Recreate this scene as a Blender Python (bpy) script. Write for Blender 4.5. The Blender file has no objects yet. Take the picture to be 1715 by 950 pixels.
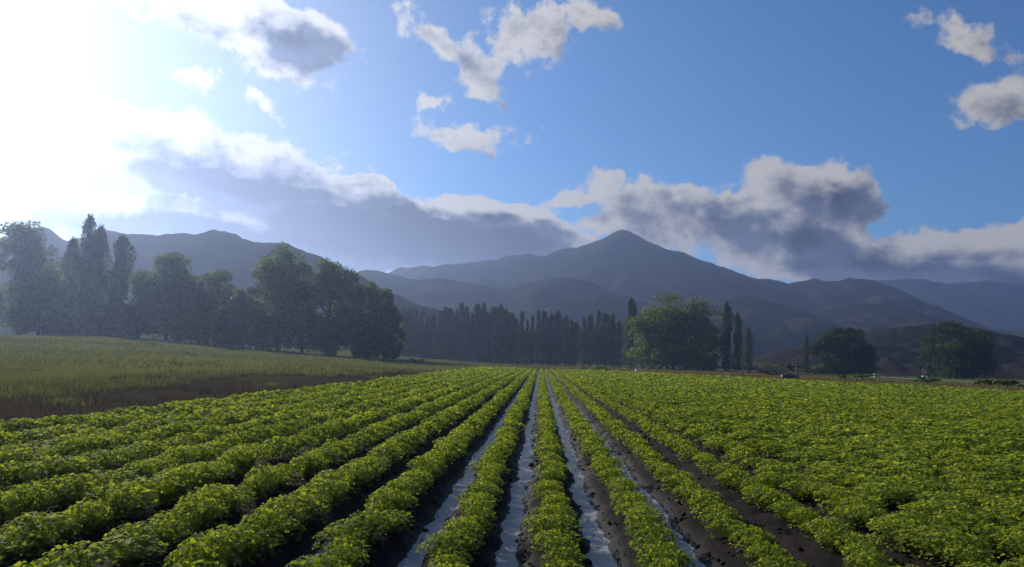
import bpy, math, random
import numpy as np
from mathutils import Matrix, Vector, noise as mnoise

random.seed(7)
RNG = np.random.default_rng(7)
scene = bpy.context.scene
COL = scene.collection

# ------------------------------------------------------------------ camera
F, W, H = 1300.0, 1715.0, 950.0
EYE = Vector((0.0, 0.0, 1.72))
ROLL = math.radians(1.5)
VPX, VPY = 905.0, 603.0
_y = Vector((VPX - W / 2, -(VPY - H / 2), -F)).normalized()
_w = Vector((math.cos(ROLL), -math.sin(ROLL), 0))
_w.z = -(_w.x * _y.x + _w.y * _y.y) / _y.z
_x = _w.normalized()
_z = _x.cross(_y)
ROT = Matrix((_x, _y, _z))            # camera space -> world
cam_data = bpy.data.cameras.new("camera")
cam_data.sensor_width = 36.0
cam_data.lens = F / W * 36.0
cam_data.clip_start = 0.1
cam_data.clip_end = 20000
cam = bpy.data.objects.new("camera", cam_data)
COL.objects.link(cam)
cam.matrix_world = Matrix.Translation(EYE) @ ROT.to_4x4()
scene.camera = cam


def ray(px, py):
    return (ROT @ Vector((px - W / 2, -(py - H / 2), -F))).normalized()


def at(px, py, D):
    """world point seen at pixel px,py whose forward distance (world Y) is D"""
    r = ray(px, py)
    return EYE + r * (D / r.y)


# ------------------------------------------------------------------ light
SUN_AZ = math.radians(-40.0)
SUN_EL = math.radians(25.0)
SUN_DIR = Vector((math.sin(SUN_AZ) * math.cos(SUN_EL), math.cos(SUN_AZ) * math.cos(SUN_EL), math.sin(SUN_EL)))
SKY_STRENGTH = 0.079
SUN_STRENGTH = 5.0
EXPOSURE = 0.2

scene.view_settings.view_transform = 'Standard'
scene.view_settings.look = 'None'
scene.view_settings.exposure = EXPOSURE
scene.view_settings.gamma = 1.0
scene.view_settings.use_curve_mapping = False
scene.cycles.max_bounces = 5
scene.cycles.diffuse_bounces = 2
scene.cycles.glossy_bounces = 2
scene.cycles.transmission_bounces = 3
scene.cycles.transparent_max_bounces = 4
scene.cycles.volume_bounces = 0

sun_data = bpy.data.lights.new("sun", 'SUN')
sun_data.energy = SUN_STRENGTH
sun_data.angle = math.radians(0.5)
sun_data.color = (1.0, 0.93, 0.82)
sun = bpy.data.objects.new("sun", sun_data)
COL.objects.link(sun)
sun.rotation_euler = SUN_DIR.to_track_quat('Z', 'Y').to_euler()

world = bpy.data.worlds.new("World")
scene.world = world
world.use_nodes = True


class NB:
    """tiny node-building helper"""
    def __init__(self, tree):
        self.t = tree

    def n(self, kind, **kw):
        nd = self.t.nodes.new(kind)
        for k, v in kw.items():
            setattr(nd, k, v)
        return nd

    def link(self, a, b):
        self.t.links.new(a, b)

    def put(self, sock, v):
        if hasattr(v, 'is_output'):
            self.link(v, sock)
        else:
            sock.default_value = v

    def math(self, op, a, b=None, c=None, clamp=False):
        nd = self.n('ShaderNodeMath', operation=op, use_clamp=clamp)
        for i, v in enumerate((a, b, c)):
            if v is not None:
                self.put(nd.inputs[i], v)
        return nd.outputs[0]

    def vmath(self, op, a, b=None):
        nd = self.n('ShaderNodeVectorMath', operation=op)
        self.put(nd.inputs[0], a)
        if b is not None:
            if op == 'SCALE':
                self.put(nd.inputs[3], b)
            else:
                self.put(nd.inputs[1], b)
        return nd.outputs['Value'] if op in ('LENGTH', 'DOT_PRODUCT') else nd.outputs[0]

    def noise(self, vec, scale, detail=3, rough=0.5, out='Fac', dist=0.0):
        nd = self.n('ShaderNodeTexNoise')
        if vec is not None:
            self.put(nd.inputs['Vector'], vec)
        nd.inputs['Scale'].default_value = scale
        nd.inputs['Detail'].default_value = detail
        nd.inputs['Roughness'].default_value = rough
        nd.inputs['Distortion'].default_value = dist
        return nd.outputs['Color' if out == 'Color' else 0]

    def smooth(self, v, a, b, lo=0.0, hi=1.0):
        nd = self.n('ShaderNodeMapRange', interpolation_type='SMOOTHSTEP')
        self.put(nd.inputs['Value'], v)
        self.put(nd.inputs['From Min'], a)
        self.put(nd.inputs['From Max'], b)
        self.put(nd.inputs['To Min'], lo)
        self.put(nd.inputs['To Max'], hi)
        return nd.outputs[0]

    def mix(self, fac, a, b, mode='MIX'):
        nd = self.n('ShaderNodeMix', data_type='RGBA', blend_type=mode)
        self.put(nd.inputs['Factor'], fac)
        self.put(nd.inputs['A'], a) if False else None
        sa = [s for s in nd.inputs if s.name == 'A' and s.type == 'RGBA'][0]
        sb = [s for s in nd.inputs if s.name == 'B' and s.type == 'RGBA'][0]
        self.put(sa, a if hasattr(a, 'is_output') else (*a, 1)[:4])
        self.put(sb, b if hasattr(b, 'is_output') else (*b, 1)[:4])
        return [s for s in nd.outputs if s.type == 'RGBA'][0]


def azel(px, py):
    r = ray(px, py)
    return math.atan2(r.x, r.y), math.asin(r.z)


# clouds: pixel centre, half-sizes in pixels, tilt (deg, + = down to the right), thickness
CLOUDS = [
    # high cloud, upper left
    (480, 62, 115, 50, 10, 1.7), (330, 22, 190, 40, 0, 0.75), (440, 100, 120, 26, 14, 0.7),
    # arrow shaped cloud, top centre
    (728, 70, 75, 24, 28, 0.62), (800, 118, 62, 40, 40, 0.7), (895, 52, 85, 52, -14, 0.8), (985, 38, 62, 26, 8, 0.7),
    # flat small cloud
    (775, 226, 112, 23, 1, 0.72),
    # wisps
    (432, 164, 44, 13, 28, 0.34), (345, 138, 36, 17, 0, 0.34), (728, 172, 34, 12, -8, 0.3), (510, 132, 26, 9, 25, 0.3),
    # right side
    (1618, 62, 66, 20, 26, 0.5), (1690, 162, 80, 40, -12, 0.7),
    # sunlit streaks over the left bank
    (330, 228, 220, 34, 4, 0.85), (470, 258, 130, 16, 8, 0.6),
    # left bank, rim over the massif
    (420, 306, 290, 40, 3, 2.2), (600, 318, 140, 20, 8, 1.4), (300, 372, 230, 36, 0, 2.4),
    (690, 398, 340, 64, 3, 3.2), (380, 392, 330, 42, 0, 2.6), (540, 350, 110, 24, 0, 2.2), (690, 350, 130, 24, 4, 2.2), (840, 362, 130, 26, 8, 1.8),
    (820, 338, 130, 13, 5, 0.8),
    # big cumulus right, made of several billows
    (1315, 318, 70, 46, 0, 1.0), (1300, 290, 40, 16, 0, 0.6), (1352, 288, 30, 16, 0, 0.6), (1395, 335, 80, 50, 20, 1.4), (1230, 340, 70, 34, -15, 0.9),
    (1015, 308, 50, 30, 0, 0.75), (1075, 330, 80, 30, 8, 0.8), (1150, 325, 40, 22, 0, 0.7), (950, 330, 80, 14, -14, 0.6),
    (1180, 375, 190, 42, 6, 1.2), (1340, 385, 130, 46, 8, 1.5), (1030, 372, 90, 24, 0, 0.7), (1110, 404, 60, 18, 10, 0.6),
    # right bank
    (1600, 392, 60, 20, 0, 0.65), (1670, 405, 90, 24, 4, 0.75), (1520, 392, 60, 10, 0, 0.5), (1470, 440, 300, 48, 4, 1.4), (1690, 460, 200, 44, 4, 1.3),
]


def build_world():
    nt = world.node_tree
    nt.nodes.clear()
    # --- cloud thickness as a group of the (azimuth, elevation) point, fine and coarse
    def thickness(name, fine):
        g = bpy.data.node_groups.new(name, 'ShaderNodeTree')
        g.interface.new_socket("P", in_out='INPUT', socket_type='NodeSocketVector')
        g.interface.new_socket("T", in_out='OUTPUT', socket_type='NodeSocketFloat')
        b = NB(g)
        gi, go = b.n('NodeGroupInput'), b.n('NodeGroupOutput')
        P = gi.outputs[0]
        w = b.noise(P, 14, 3 if fine else 1, 0.55, 'Color')
        w = b.vmath('SCALE', b.vmath('SUBTRACT', w, (0.5, 0.5, 0.5)), 0.055)
        Pw = b.vmath('ADD', P, w)
        acc = None
        Pw0 = Pw
        for ci, (px, py, rx, ry, tilt, th) in enumerate(CLOUDS):
            if ci % 5 == 4 and acc is not None:     # evaluate in short runs, one after the other
                Pw = b.vmath('ADD', Pw0, b.math('MULTIPLY', acc, 1e-6))
            if not fine and th < 0.5:
                continue
            a, e = azel(px, py)
            m = b.n('ShaderNodeMapping', vector_type='TEXTURE')
            b.link(Pw, m.inputs['Vector'])
            m.inputs['Location'].default_value = (a, e, 0)
            m.inputs['Rotation'].default_value = (0, 0, -math.radians(tilt + 1.5))
            m.inputs['Scale'].default_value = (rx / F * 1.12, ry / F * 1.12, 1e3)
            L = b.vmath('LENGTH', m.outputs[0])
            v = b.math('MULTIPLY_ADD', L, -th, th)
            acc = v if acc is None else b.math('SMOOTH_MAX', acc, v, 0.12)
        # generic broken cloud for the rest of the sky
        sp = b.n('ShaderNodeSeparateXYZ')
        b.link(P, sp.inputs[0])
        stretch = b.n('ShaderNodeMapping')
        b.link(Pw, stretch.inputs['Vector'])
        stretch.inputs['Scale'].default_value = (2.2, 5.0, 1)
        bg = b.noise(stretch.outputs[0], 1.6, 2, 0.5)
        bg = b.math('MULTIPLY_ADD', bg, 4.0, -2.35)
        off = b.smooth(b.math('ABSOLUTE', sp.outputs[0]), 0.7, 1.0)
        up = b.smooth(sp.outputs[1], 0.52, 0.7)
        bg = b.math('ADD', bg, b.math('MULTIPLY_ADD', b.math('MAXIMUM', off, up), 3.0, -3.0))
        acc = b.math('MAXIMUM', acc, bg)
        f1 = b.noise(P, 26, 8 if fine else 3, 0.63)
        f1 = b.math('MULTIPLY_ADD', f1, 1.6, -0.8)
        T = b.math('ADD', acc, f1)
        b.link(T, go.inputs[0])
        return g
    g_fine, g_coarse = thickness("cloud_thickness", True), thickness("cloud_thickness_coarse", False)

    b = NB(nt)
    out = b.n('ShaderNodeOutputWorld')
    tc = b.n('ShaderNodeTexCoord')
    d = b.vmath('NORMALIZE', tc.outputs['Generated'])
    sp = b.n('ShaderNodeSeparateXYZ')
    b.link(d, sp.inputs[0])
    az = b.math('ARCTAN2', sp.outputs[0], sp.outputs[1])
    el = b.math('ARCSINE', sp.outputs[2])
    cb = b.n('ShaderNodeCombineXYZ')
    b.link(az, cb.inputs[0])
    b.link(el, cb.inputs[1])
    P = cb.outputs[0]

    def T_at(vec, g):
        nd = b.n('ShaderNodeGroup')
        nd.node_tree = g
        b.link(vec, nd.inputs[0])
        return nd.outputs[0]
    T0 = T_at(P, g_fine)
    T1 = T_at(b.vmath('ADD', P, (-0.030, 0.020, 0)), g_coarse)
    sky = b.n('ShaderNodeTexSky', sky_type='NISHITA')
    sky.sun_disc = False
    sky.sun_elevation = SUN_EL
    sky.sun_rotation = SUN_AZ
    sky.altitude = 600
    sky.air_density = 1.0
    sky.dust_density = 0.42
    sky.ozone_density = 4.0
    alpha = b.smooth(T0, 0.02, 0.34)
    lump = b.noise(b.vmath('MULTIPLY', P, (14.0, 22.0, 1.0)), 1.0, 4, 0.6)
    shade = b.math('MULTIPLY_ADD', T1, 0.65, b.math('MULTIPLY', T0, 0.35))
    shade = b.smooth(b.math('ADD', shade, b.math('MULTIPLY_ADD', lump, 1.6, -0.8)), 0.05, 0.95)
    # sunlit cloud is brighter towards the sun (forward scattering)
    cs = b.math('MAXIMUM', b.vmath('DOT_PRODUCT', d, tuple(SUN_DIR)), 0.0)
    fwd = b.math('MULTIPLY_ADD', b.math('POWER', cs, 8.0), 4.5, 5.7)
    lit = b.vmath('SCALE', (1.0, 0.97, 0.93), fwd)
    drk = b.vmath('SCALE', (0.60, 0.72, 1.08), b.math('MULTIPLY_ADD', b.math('POWER', cs, 12.0), 0.8, 1.45))
    drk = b.vmath('SCALE', drk, b.math('MULTIPLY', b.smooth(lump, 0.3, 0.75, 0.8, 1.4), b.smooth(T0, 0.7, 1.6, 1.0, 0.2)))
    cloud = b.mix(shade, lit, drk)
    csn = b.vmath('DOT_PRODUCT', d, tuple(SUN_DIR))
    tint = b.mix(b.smooth(csn, 0.8, 0.97), (0.63, 0.93, 1.17), (1.0, 0.97, 0.95))
    blue = b.mix(1.0, sky.outputs[0], tint, 'MULTIPLY')
    col = b.mix(alpha, blue, cloud)
    bgn = b.n('ShaderNodeBackground')
    b.link(col, bgn.inputs['Color'])
    bgn.inputs['Strength'].default_value = SKY_STRENGTH
    b.link(bgn.outputs[0], out.inputs['Surface'])


build_world()
world.cycles.sampling_method = 'MANUAL'
world.cycles.sample_map_resolution = 256


# ------------------------------------------------------------------ materials
def new_mat(name):
    m = bpy.data.materials.new(name)
    m.use_nodes = True
    m.node_tree.nodes.clear()
    b = NB(m.node_tree)
    out = b.n('ShaderNodeOutputMaterial')
    return m, b, out


def solid_mat(name, c1, c2, scale=4.0, rough=0.9, bump=0.0, bscale=None, spec=0.3, detail=6):
    m, b, out = new_mat(name)
    tc = b.n('ShaderNodeTexCoord')
    nz = b.noise(tc.outputs['Object'], scale, detail, 0.6)
    col = b.mix(b.smooth(nz, 0.3, 0.7), c1, c2)
    p = b.n('ShaderNodeBsdfPrincipled')
    b.link(col, p.inputs['Base Color'])
    p.inputs['Roughness'].default_value = rough
    p.inputs['Specular IOR Level'].default_value = spec
    if bump:
        bp = b.n('ShaderNodeBump')
        bp.inputs['Strength'].default_value = bump
        bp.inputs['Distance'].default_value = 0.05
        b.link(b.noise(tc.outputs['Object'], bscale or scale * 6, 6, 0.65), bp.inputs['Height'])
        b.link(bp.outputs[0], p.inputs['Normal'])
    b.link(p.outputs[0], out.inputs['Surface'])
    return m


def leaf_mat(name, dark, mid, light, trans=0.4, tcol=None, rough=0.5, spec=0.3, patch=0.25):
    """leaf with per-leaf tint (face attribute) and light shining through"""
    m, b, out = new_mat(name)
    at_ = b.n('ShaderNodeAttribute', attribute_name='tint')
    geo = b.n('ShaderNodeNewGeometry')
    big = b.noise(geo.outputs['Position'], patch, 3, 0.6)
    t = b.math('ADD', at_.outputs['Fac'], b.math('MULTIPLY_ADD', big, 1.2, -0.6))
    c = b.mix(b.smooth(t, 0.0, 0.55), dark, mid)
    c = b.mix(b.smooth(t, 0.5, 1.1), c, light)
    p = b.n('ShaderNodeBsdfPrincipled')
    b.link(c, p.inputs['Base Color'])
    p.inputs['Roughness'].default_value = rough
    p.inputs['Specular IOR Level'].default_value = spec
    tr = b.n('ShaderNodeBsdfTranslucent')
    tc = b.mix(1.0, c, tcol or (1.3, 1.25, 0.6), 'MULTIPLY')
    b.link(tc, tr.inputs['Color'])
    mx = b.n('ShaderNodeMixShader')
    mx.inputs[0].default_value = trans
    b.link(p.outputs[0], mx.inputs[1])
    b.link(tr.outputs[0], mx.inputs[2])
    b.link(mx.outputs[0], out.inputs['Surface'])
    return m


M = {}
M['crop'] = leaf_mat('crop_leaf', (0.12, 0.165, 0.026), (0.225, 0.285, 0.045), (0.31, 0.36, 0.075), 0.55, (1.5, 1.45, 0.45), 0.65, 0.08, 0.35)
M['tree'] = leaf_mat('tree_leaf', (0.055, 0.08, 0.016), (0.12, 0.165, 0.03), (0.20, 0.245, 0.055), 0.5, (1.3, 1.3, 0.5), 0.7, 0.08, 0.12)
M['dark_tree'] = leaf_mat('dark_tree_leaf', (0.025, 0.045, 0.014), (0.055, 0.09, 0.022), (0.10, 0.14, 0.035), 0.4, (1.3, 1.3, 0.5), 0.7, 0.08, 0.12)
M['poplar'] = leaf_mat('poplar_leaf', (0.03, 0.055, 0.018), (0.065, 0.105, 0.03), (0.12, 0.16, 0.05), 0.42, (1.2, 1.2, 0.6), 0.7, 0.08, 0.12)
M['willow'] = leaf_mat('willow_leaf', (0.06, 0.09, 0.015), (0.11, 0.15, 0.025), (0.17, 0.21, 0.04), 0.45, (1.3, 1.3, 0.5), 0.5, 0.25, 0.3)
M['grass'] = leaf_mat('meadow_grass', (0.10, 0.115, 0.045), (0.16, 0.175, 0.066), (0.23, 0.23, 0.10), 0.4, (1.2, 1.15, 0.6), 0.6, 0.2, 0.06)
M['straw'] = leaf_mat('dry_grass_blade', (0.10, 0.06, 0.025), (0.20, 0.13, 0.05), (0.30, 0.22, 0.10), 0.35, (1.1, 1.05, 0.8), 0.7, 0.2, 0.1)
M['weed'] = leaf_mat('dry_weed', (0.05, 0.042, 0.03), (0.09, 0.075, 0.05), (0.15, 0.125, 0.07), 0.3, (1.1, 1.0, 0.8), 0.7, 0.2, 0.2)
M['bark'] = solid_mat('bark', (0.05, 0.04, 0.03), (0.13, 0.11, 0.085), 3, 0.95, 0.5)
M['pale_bark'] = solid_mat('pale_bark', (0.14, 0.13, 0.11), (0.28, 0.26, 0.22), 3, 0.9, 0.4)
M['wood'] = solid_mat('weathered_wood', (0.07, 0.06, 0.05), (0.17, 0.15, 0.13), 6, 0.9, 0.4)
M['white'] = solid_mat('white_paint', (0.62, 0.62, 0.60), (0.8, 0.8, 0.78), 5, 0.6)
M['dark_metal'] = solid_mat('dark_metal', (0.02, 0.022, 0.025), (0.05, 0.05, 0.05), 5, 0.6)
M['stone'] = solid_mat('rock', (0.12, 0.11, 0.10), (0.24, 0.22, 0.2), 3, 0.95, 0.6)
M['road'] = solid_mat('dirt_track', (0.20, 0.18, 0.15), (0.32, 0.29, 0.25), 0.8, 0.95, 0.3)
M['hill_brown'] = solid_mat('scrub_slope', (0.016, 0.018, 0.014), (0.034, 0.028, 0.023), 0.09, 1.0, 0.8, 0.5, 0.0)
M['hill'] = solid_mat('wooded_slope', (0.014, 0.020, 0.012), (0.045, 0.042, 0.030), 0.012, 1.0, 1.0, 0.06, 0.0)
M['ground'] = solid_mat('plain_ground', (0.05, 0.06, 0.025), (0.09, 0.085, 0.04), 0.02, 0.95)


def soil_material():
    m, b, out = new_mat('tilled_soil')
    geo = b.n('ShaderNodeNewGeometry')
    pos = geo.outputs['Position']
    n1 = b.noise(pos, 2.5, 6, 0.65)
    col = b.mix(b.smooth(n1, 0.3, 0.7), (0.007, 0.006, 0.006), (0.022, 0.017, 0.015))
    sp = b.n('ShaderNodeSeparateXYZ')
    b.link(pos, sp.inputs[0])
    wet = b.smooth(b.math('ADD', sp.outputs[2], b.math('MULTIPLY_ADD', n1, 0.08, -0.04)), 0.0, 0.11, 1.0, 0.0)
    col = b.mix(wet, col, (0.010, 0.009, 0.009))
    p = b.n('ShaderNodeBsdfPrincipled')
    b.link(col, p.inputs['Base Color'])
    b.link(b.math('MULTIPLY_ADD', wet, -0.4, 0.95), p.inputs['Roughness'])
    p.inputs['Specular IOR Level'].default_value = 0.06
    bp = b.n('ShaderNodeBump')
    bp.inputs['Strength'].default_value = 0.7
    bp.inputs['Distance'].default_value = 0.03
    b.link(b.noise(pos, 22, 7, 0.7), bp.inputs['Height'])
    b.link(bp.outputs[0], p.inputs['Normal'])
    b.link(p.outputs[0], out.inputs['Surface'])
    return m


def water_material():
    m, b, out = new_mat('muddy_water')
    geo = b.n('ShaderNodeNewGeometry')
    pos = geo.outputs['Position']
    p = b.n('ShaderNodeBsdfPrincipled')
    p.inputs['Base Color'].default_value = (0.46, 0.45, 0.455, 1)  # silty grey, lifted so the colour stands in for bright sky reflection
    p.inputs['Roughness'].default_value = 0.12
    p.inputs['IOR'].default_value = 1.5
    p.inputs['Specular IOR Level'].default_value = 0.5
    bp = b.n('ShaderNodeBump')
    bp.inputs['Strength'].default_value = 1.0
    bp.inputs['Distance'].default_value = 0.03
    mp = b.n('ShaderNodeMapping')
    b.link(pos, mp.inputs[0])
    mp.inputs['Scale'].default_value = (9, 26, 9)
    b.link(b.noise(mp.outputs[0], 1.5, 4, 0.6), bp.inputs['Height'])
    b.link(bp.outputs[0], p.inputs['Normal'])
    b.link(p.outputs[0], out.inputs['Surface'])
    return m


def meadow_material():
    m, b, out = new_mat('meadow_turf')
    geo = b.n('ShaderNodeNewGeometry')
    pos = geo.outputs['Position']
    sp = b.n('ShaderNodeSeparateXYZ')
    b.link(pos, sp.inputs[0])
    n1 = b.noise(pos, 0.12, 5, 0.6)
    n2 = b.noise(pos, 1.7, 5, 0.6)
    grass = b.mix(b.smooth(n1, 0.3, 0.7), (0.065, 0.08, 0.022), (0.13, 0.13, 0.04))
    grass = b.mix(b.smooth(n2, 0.45, 0.75), grass, (0.09, 0.075, 0.035))
    earth = b.mix(n2, (0.034, 0.028, 0.022), (0.075, 0.062, 0.046))
    # bare earth margin beside the field
    k = b.smooth(b.math('ADD', sp.outputs[0], b.math('MULTIPLY_ADD', n1, 8.0, -4.0)), -17.0, -12.0)
    far = b.smooth(sp.outputs[1], 55.0, 95.0, 1.0, 0.0)
    k = b.math('MULTIPLY', b.math('MULTIPLY', k, far), b.smooth(sp.outputs[0], -2, 0, 1.0, 0.0))
    col = b.mix(k, grass, earth)
    p = b.n('ShaderNodeBsdfPrincipled')
    b.link(col, p.inputs['Base Color'])
    p.inputs['Roughness'].default_value = 0.95
    p.inputs['Specular IOR Level'].default_value = 0.0
    bp = b.n('ShaderNodeBump')
    bp.inputs['Strength'].default_value = 0.8
    bp.inputs['Distance'].default_value = 0.15
    b.link(b.noise(pos, 3, 6, 0.7), bp.inputs['Height'])
    b.link(bp.outputs[0], p.inputs['Normal'])
    b.link(p.outputs[0], out.inputs['Surface'])
    return m


M['soil'] = soil_material()
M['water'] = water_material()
M['clod'] = solid_mat('earth_clod', (0.012, 0.010, 0.009), (0.04, 0.032, 0.027), 9, 1.0, 0.6, 60, 0.05)
M['meadow'] = meadow_material()


# ------------------------------------------------------------------ mesh helpers
def mesh_np(name, verts, faces, mat, tint=None, smooth=False):
    """faces: list of index arrays shaped (n,3) / (n,4)"""
    me = bpy.data.meshes.new(name)
    if not isinstance(faces, (list, tuple)):
        faces = [faces]
    faces = [np.asarray(f, dtype=np.int32) for f in faces if len(f)]
    verts = np.asarray(verts, dtype=np.float32)
    me.vertices.add(len(verts))
    me.vertices.foreach_set('co', verts.ravel())
    loops = np.concatenate([f.ravel() for f in faces])
    sizes = np.concatenate([np.full(len(f), f.shape[1], dtype=np.int32) for f in faces])
    starts = np.concatenate([[0], np.cumsum(sizes)[:-1]]).astype(np.int32)
    me.loops.add(len(loops))
    me.loops.foreach_set('vertex_index', loops)
    me.polygons.add(len(sizes))
    me.polygons.foreach_set('loop_start', starts)
    me.polygons.foreach_set('loop_total', sizes)
    if smooth:
        me.polygons.foreach_set('use_smooth', np.ones(len(sizes), dtype=bool))
    me.update(calc_edges=True)
    me.validate()
    if tint is not None:
        a = me.attributes.new('tint', 'FLOAT', 'FACE')
        a.data.foreach_set('value', np.asarray(tint, dtype=np.float32))
    me.materials.append(mat)
    return me


def link(name, me, parent=None, loc=None):
    o = bpy.data.objects.new(name, me)
    COL.objects.link(o)
    if parent:
        o.parent = parent
    if loc is not None:
        o.location = loc
    return o


def tag(o, label=None, cat=None, group=None, kind=None):
    if label:
        o['label'] = label
    if cat:
        o['category'] = cat
    if group:
        o['group'] = group
    if kind:
        o['kind'] = kind
    return o


def empty(name, loc):
    o = bpy.data.objects.new(name, None)
    o.empty_display_size = 0.3
    COL.objects.link(o)
    o.location = loc
    return o


def unit(a):
    return a / np.maximum(np.linalg.norm(a, axis=-1, keepdims=True), 1e-9)


def leaf_cloud(cen, axis, nrm, length, width, tint, simple=False, fold=0.18):
    """oval folded leaves; arrays of N leaves -> verts, tri faces, face tint"""
    n = len(cen)
    axis = unit(axis)
    side = unit(np.cross(nrm, axis))
    nrm = np.cross(axis, side)
    L = np.asarray(length).reshape(-1, 1) * np.ones((n, 1))
    Wd = np.asarray(width).reshape(-1, 1) * np.ones((n, 1))
    base = cen - axis * L * 0.5
    tip = cen + axis * L * 0.5 - nrm * L * 0.12
    midp = cen - axis * L * 0.05
    l = midp + side * Wd * 0.5 + nrm * Wd * fold
    r = midp - side * Wd * 0.5 + nrm * Wd * fold
    i = np.arange(n) * (4 if simple else 5)
    if simple:
        v = np.stack([base, r, tip, l], 1).reshape(-1, 3)
        f = np.concatenate([np.stack([i, i + 1, i + 2], 1), np.stack([i, i + 2, i + 3], 1)])
        return v, f, np.tile(tint, 2)
    v = np.stack([base, r, tip, l, midp], 1).reshape(-1, 3)
    f = np.concatenate([np.stack([i, i + 1, i + 4], 1), np.stack([i + 4, i + 1, i + 2], 1),
                        np.stack([i + 4, i + 2, i + 3], 1), np.stack([i, i + 4, i + 3], 1)])
    return v, f, np.tile(tint, 4)


def tube(pts, radii, sides=6):
    pts = [Vector(p) for p in pts]
    vs, fs = [], []
    for i, p in enumerate(pts):
        t = (pts[min(i + 1, len(pts) - 1)] - pts[max(i - 1, 0)]).normalized()
        u = t.cross(Vector((0.31, 0.95, 0.05))).normalized()
        w = t.cross(u)
        for k in range(sides):
            a = 2 * math.pi * k / sides
            vs.append(p + (u * math.cos(a) + w * math.sin(a)) * radii[i])
    for i in range(len(pts) - 1):
        for k in range(sides):
            k2 = (k + 1) % sides
            fs.append((i * sides + k, i * sides + k2, (i + 1) * sides + k2, (i + 1) * sides + k))
    vs.append(pts[-1])
    top = len(vs) - 1
    tf = [((len(pts) - 1) * sides + k, (len(pts) - 1) * sides + (k + 1) % sides, top) for k in range(sides)]
    return [tuple(v) for v in vs], fs, tf


def join_tubes(tubes):
    V, Q, T = [], [], []
    for vs, fs, tf in tubes:
        o = len(V)
        V += vs
        Q += [tuple(i + o for i in f) for f in fs]
        T += [tuple(i + o for i in f) for f in tf]
    return V, Q, T


def box_mesh(name, boxes, mat):
    V, Q = [], []
    for (x0, x1, y0, y1, z0, z1) in boxes:
        o = len(V)
        V += [(x0, y0, z0), (x1, y0, z0), (x1, y1, z0), (x0, y1, z0), (x0, y0, z1), (x1, y0, z1), (x1, y1, z1), (x0, y1, z1)]
        Q += [tuple(o + i for i in f) for f in ((0, 3, 2, 1), (4, 5, 6, 7), (0, 1, 5, 4), (1, 2, 6, 5), (2, 3, 7, 6), (3, 0, 4, 7))]
    return mesh_np(name, V, [Q], mat)


# ------------------------------------------------------------------ terrain layout
ROW = 0.8
FUR0 = -0.22                       # a furrow lies at FUR0 + k*ROW
X_LEFT = -9.0
EDGE_X = [-60, 10, 16, 26, 40, 62, 90]
EDGE_Y = [122, 122, 116, 93, 62, 8, -10]


def far_edge(x):
    return np.interp(x, EDGE_X, EDGE_Y)


def gz(x, y):
    """meadow / surroundings height"""
    x = np.asarray(x, dtype=float)
    y = np.asarray(y, dtype=float)
    left = np.clip((-x - 9.5) / 60.0, 0, 1)
    rise = 1.9 * left ** 1.3 * np.clip(y / 80.0, 0.1, 1.4)
    und = 0.16 * np.sin(x * 0.21 + 1.0) * np.sin(y * 0.13) + 0.12 * np.sin(x * 0.07 + y * 0.05)
    und = und * np.clip(-(x + 9.5) / 6.0, 0.15, 1)
    return 0.22 + rise + und


def in_field(x, y, m=0.0):
    return (x > X_LEFT - m) & (y < far_edge(x) + m) & (x < 62)


def field_z(x, y):
    u = (x - FUR0) / ROW
    k = np.round(u)
    s = np.sin(math.pi * (u - k)) ** 2
    s = s ** 0.85
    wet = np.abs(k) <= 2
    floor = np.where(wet, -0.034, 0.045 + 0.01 * np.clip(np.abs(k) - 2, 0, 6))
    top = np.where(np.abs(x) < 20, 0.16, 0.16)
    return floor + (top - floor) * s


def vnoise(x, y, sc, seed=0):
    """cheap value noise"""
    xs, ys = x * sc, y * sc
    xi, yi = np.floor(xs).astype(np.int64), np.floor(ys).astype(np.int64)
    xf, yf = xs - xi, ys - yi
    xf, yf = xf * xf * (3 - 2 * xf), yf * yf * (3 - 2 * yf)

    def h(a, b):
        n = (a * 374761393 + b * 668265263 + seed * 1442695041) & 0xffffffff
        n = ((n ^ (n >> 13)) * 1274126177) & 0xffffffff
        return ((n ^ (n >> 16)) & 0xffff) / 65535.0
    return ((h(xi, yi) * (1 - xf) + h(xi + 1, yi) * xf) * (1 - yf) + (h(xi, yi + 1) * (1 - xf) + h(xi + 1, yi + 1) * xf) * yf) - 0.5


def grid_faces(nx, ny):
    i = np.arange(nx * ny).reshape(ny, nx)
    return np.stack([i[:-1, :-1], i[:-1, 1:], i[1:, 1:], i[1:, :-1]], -1).reshape(-1, 4)


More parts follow.
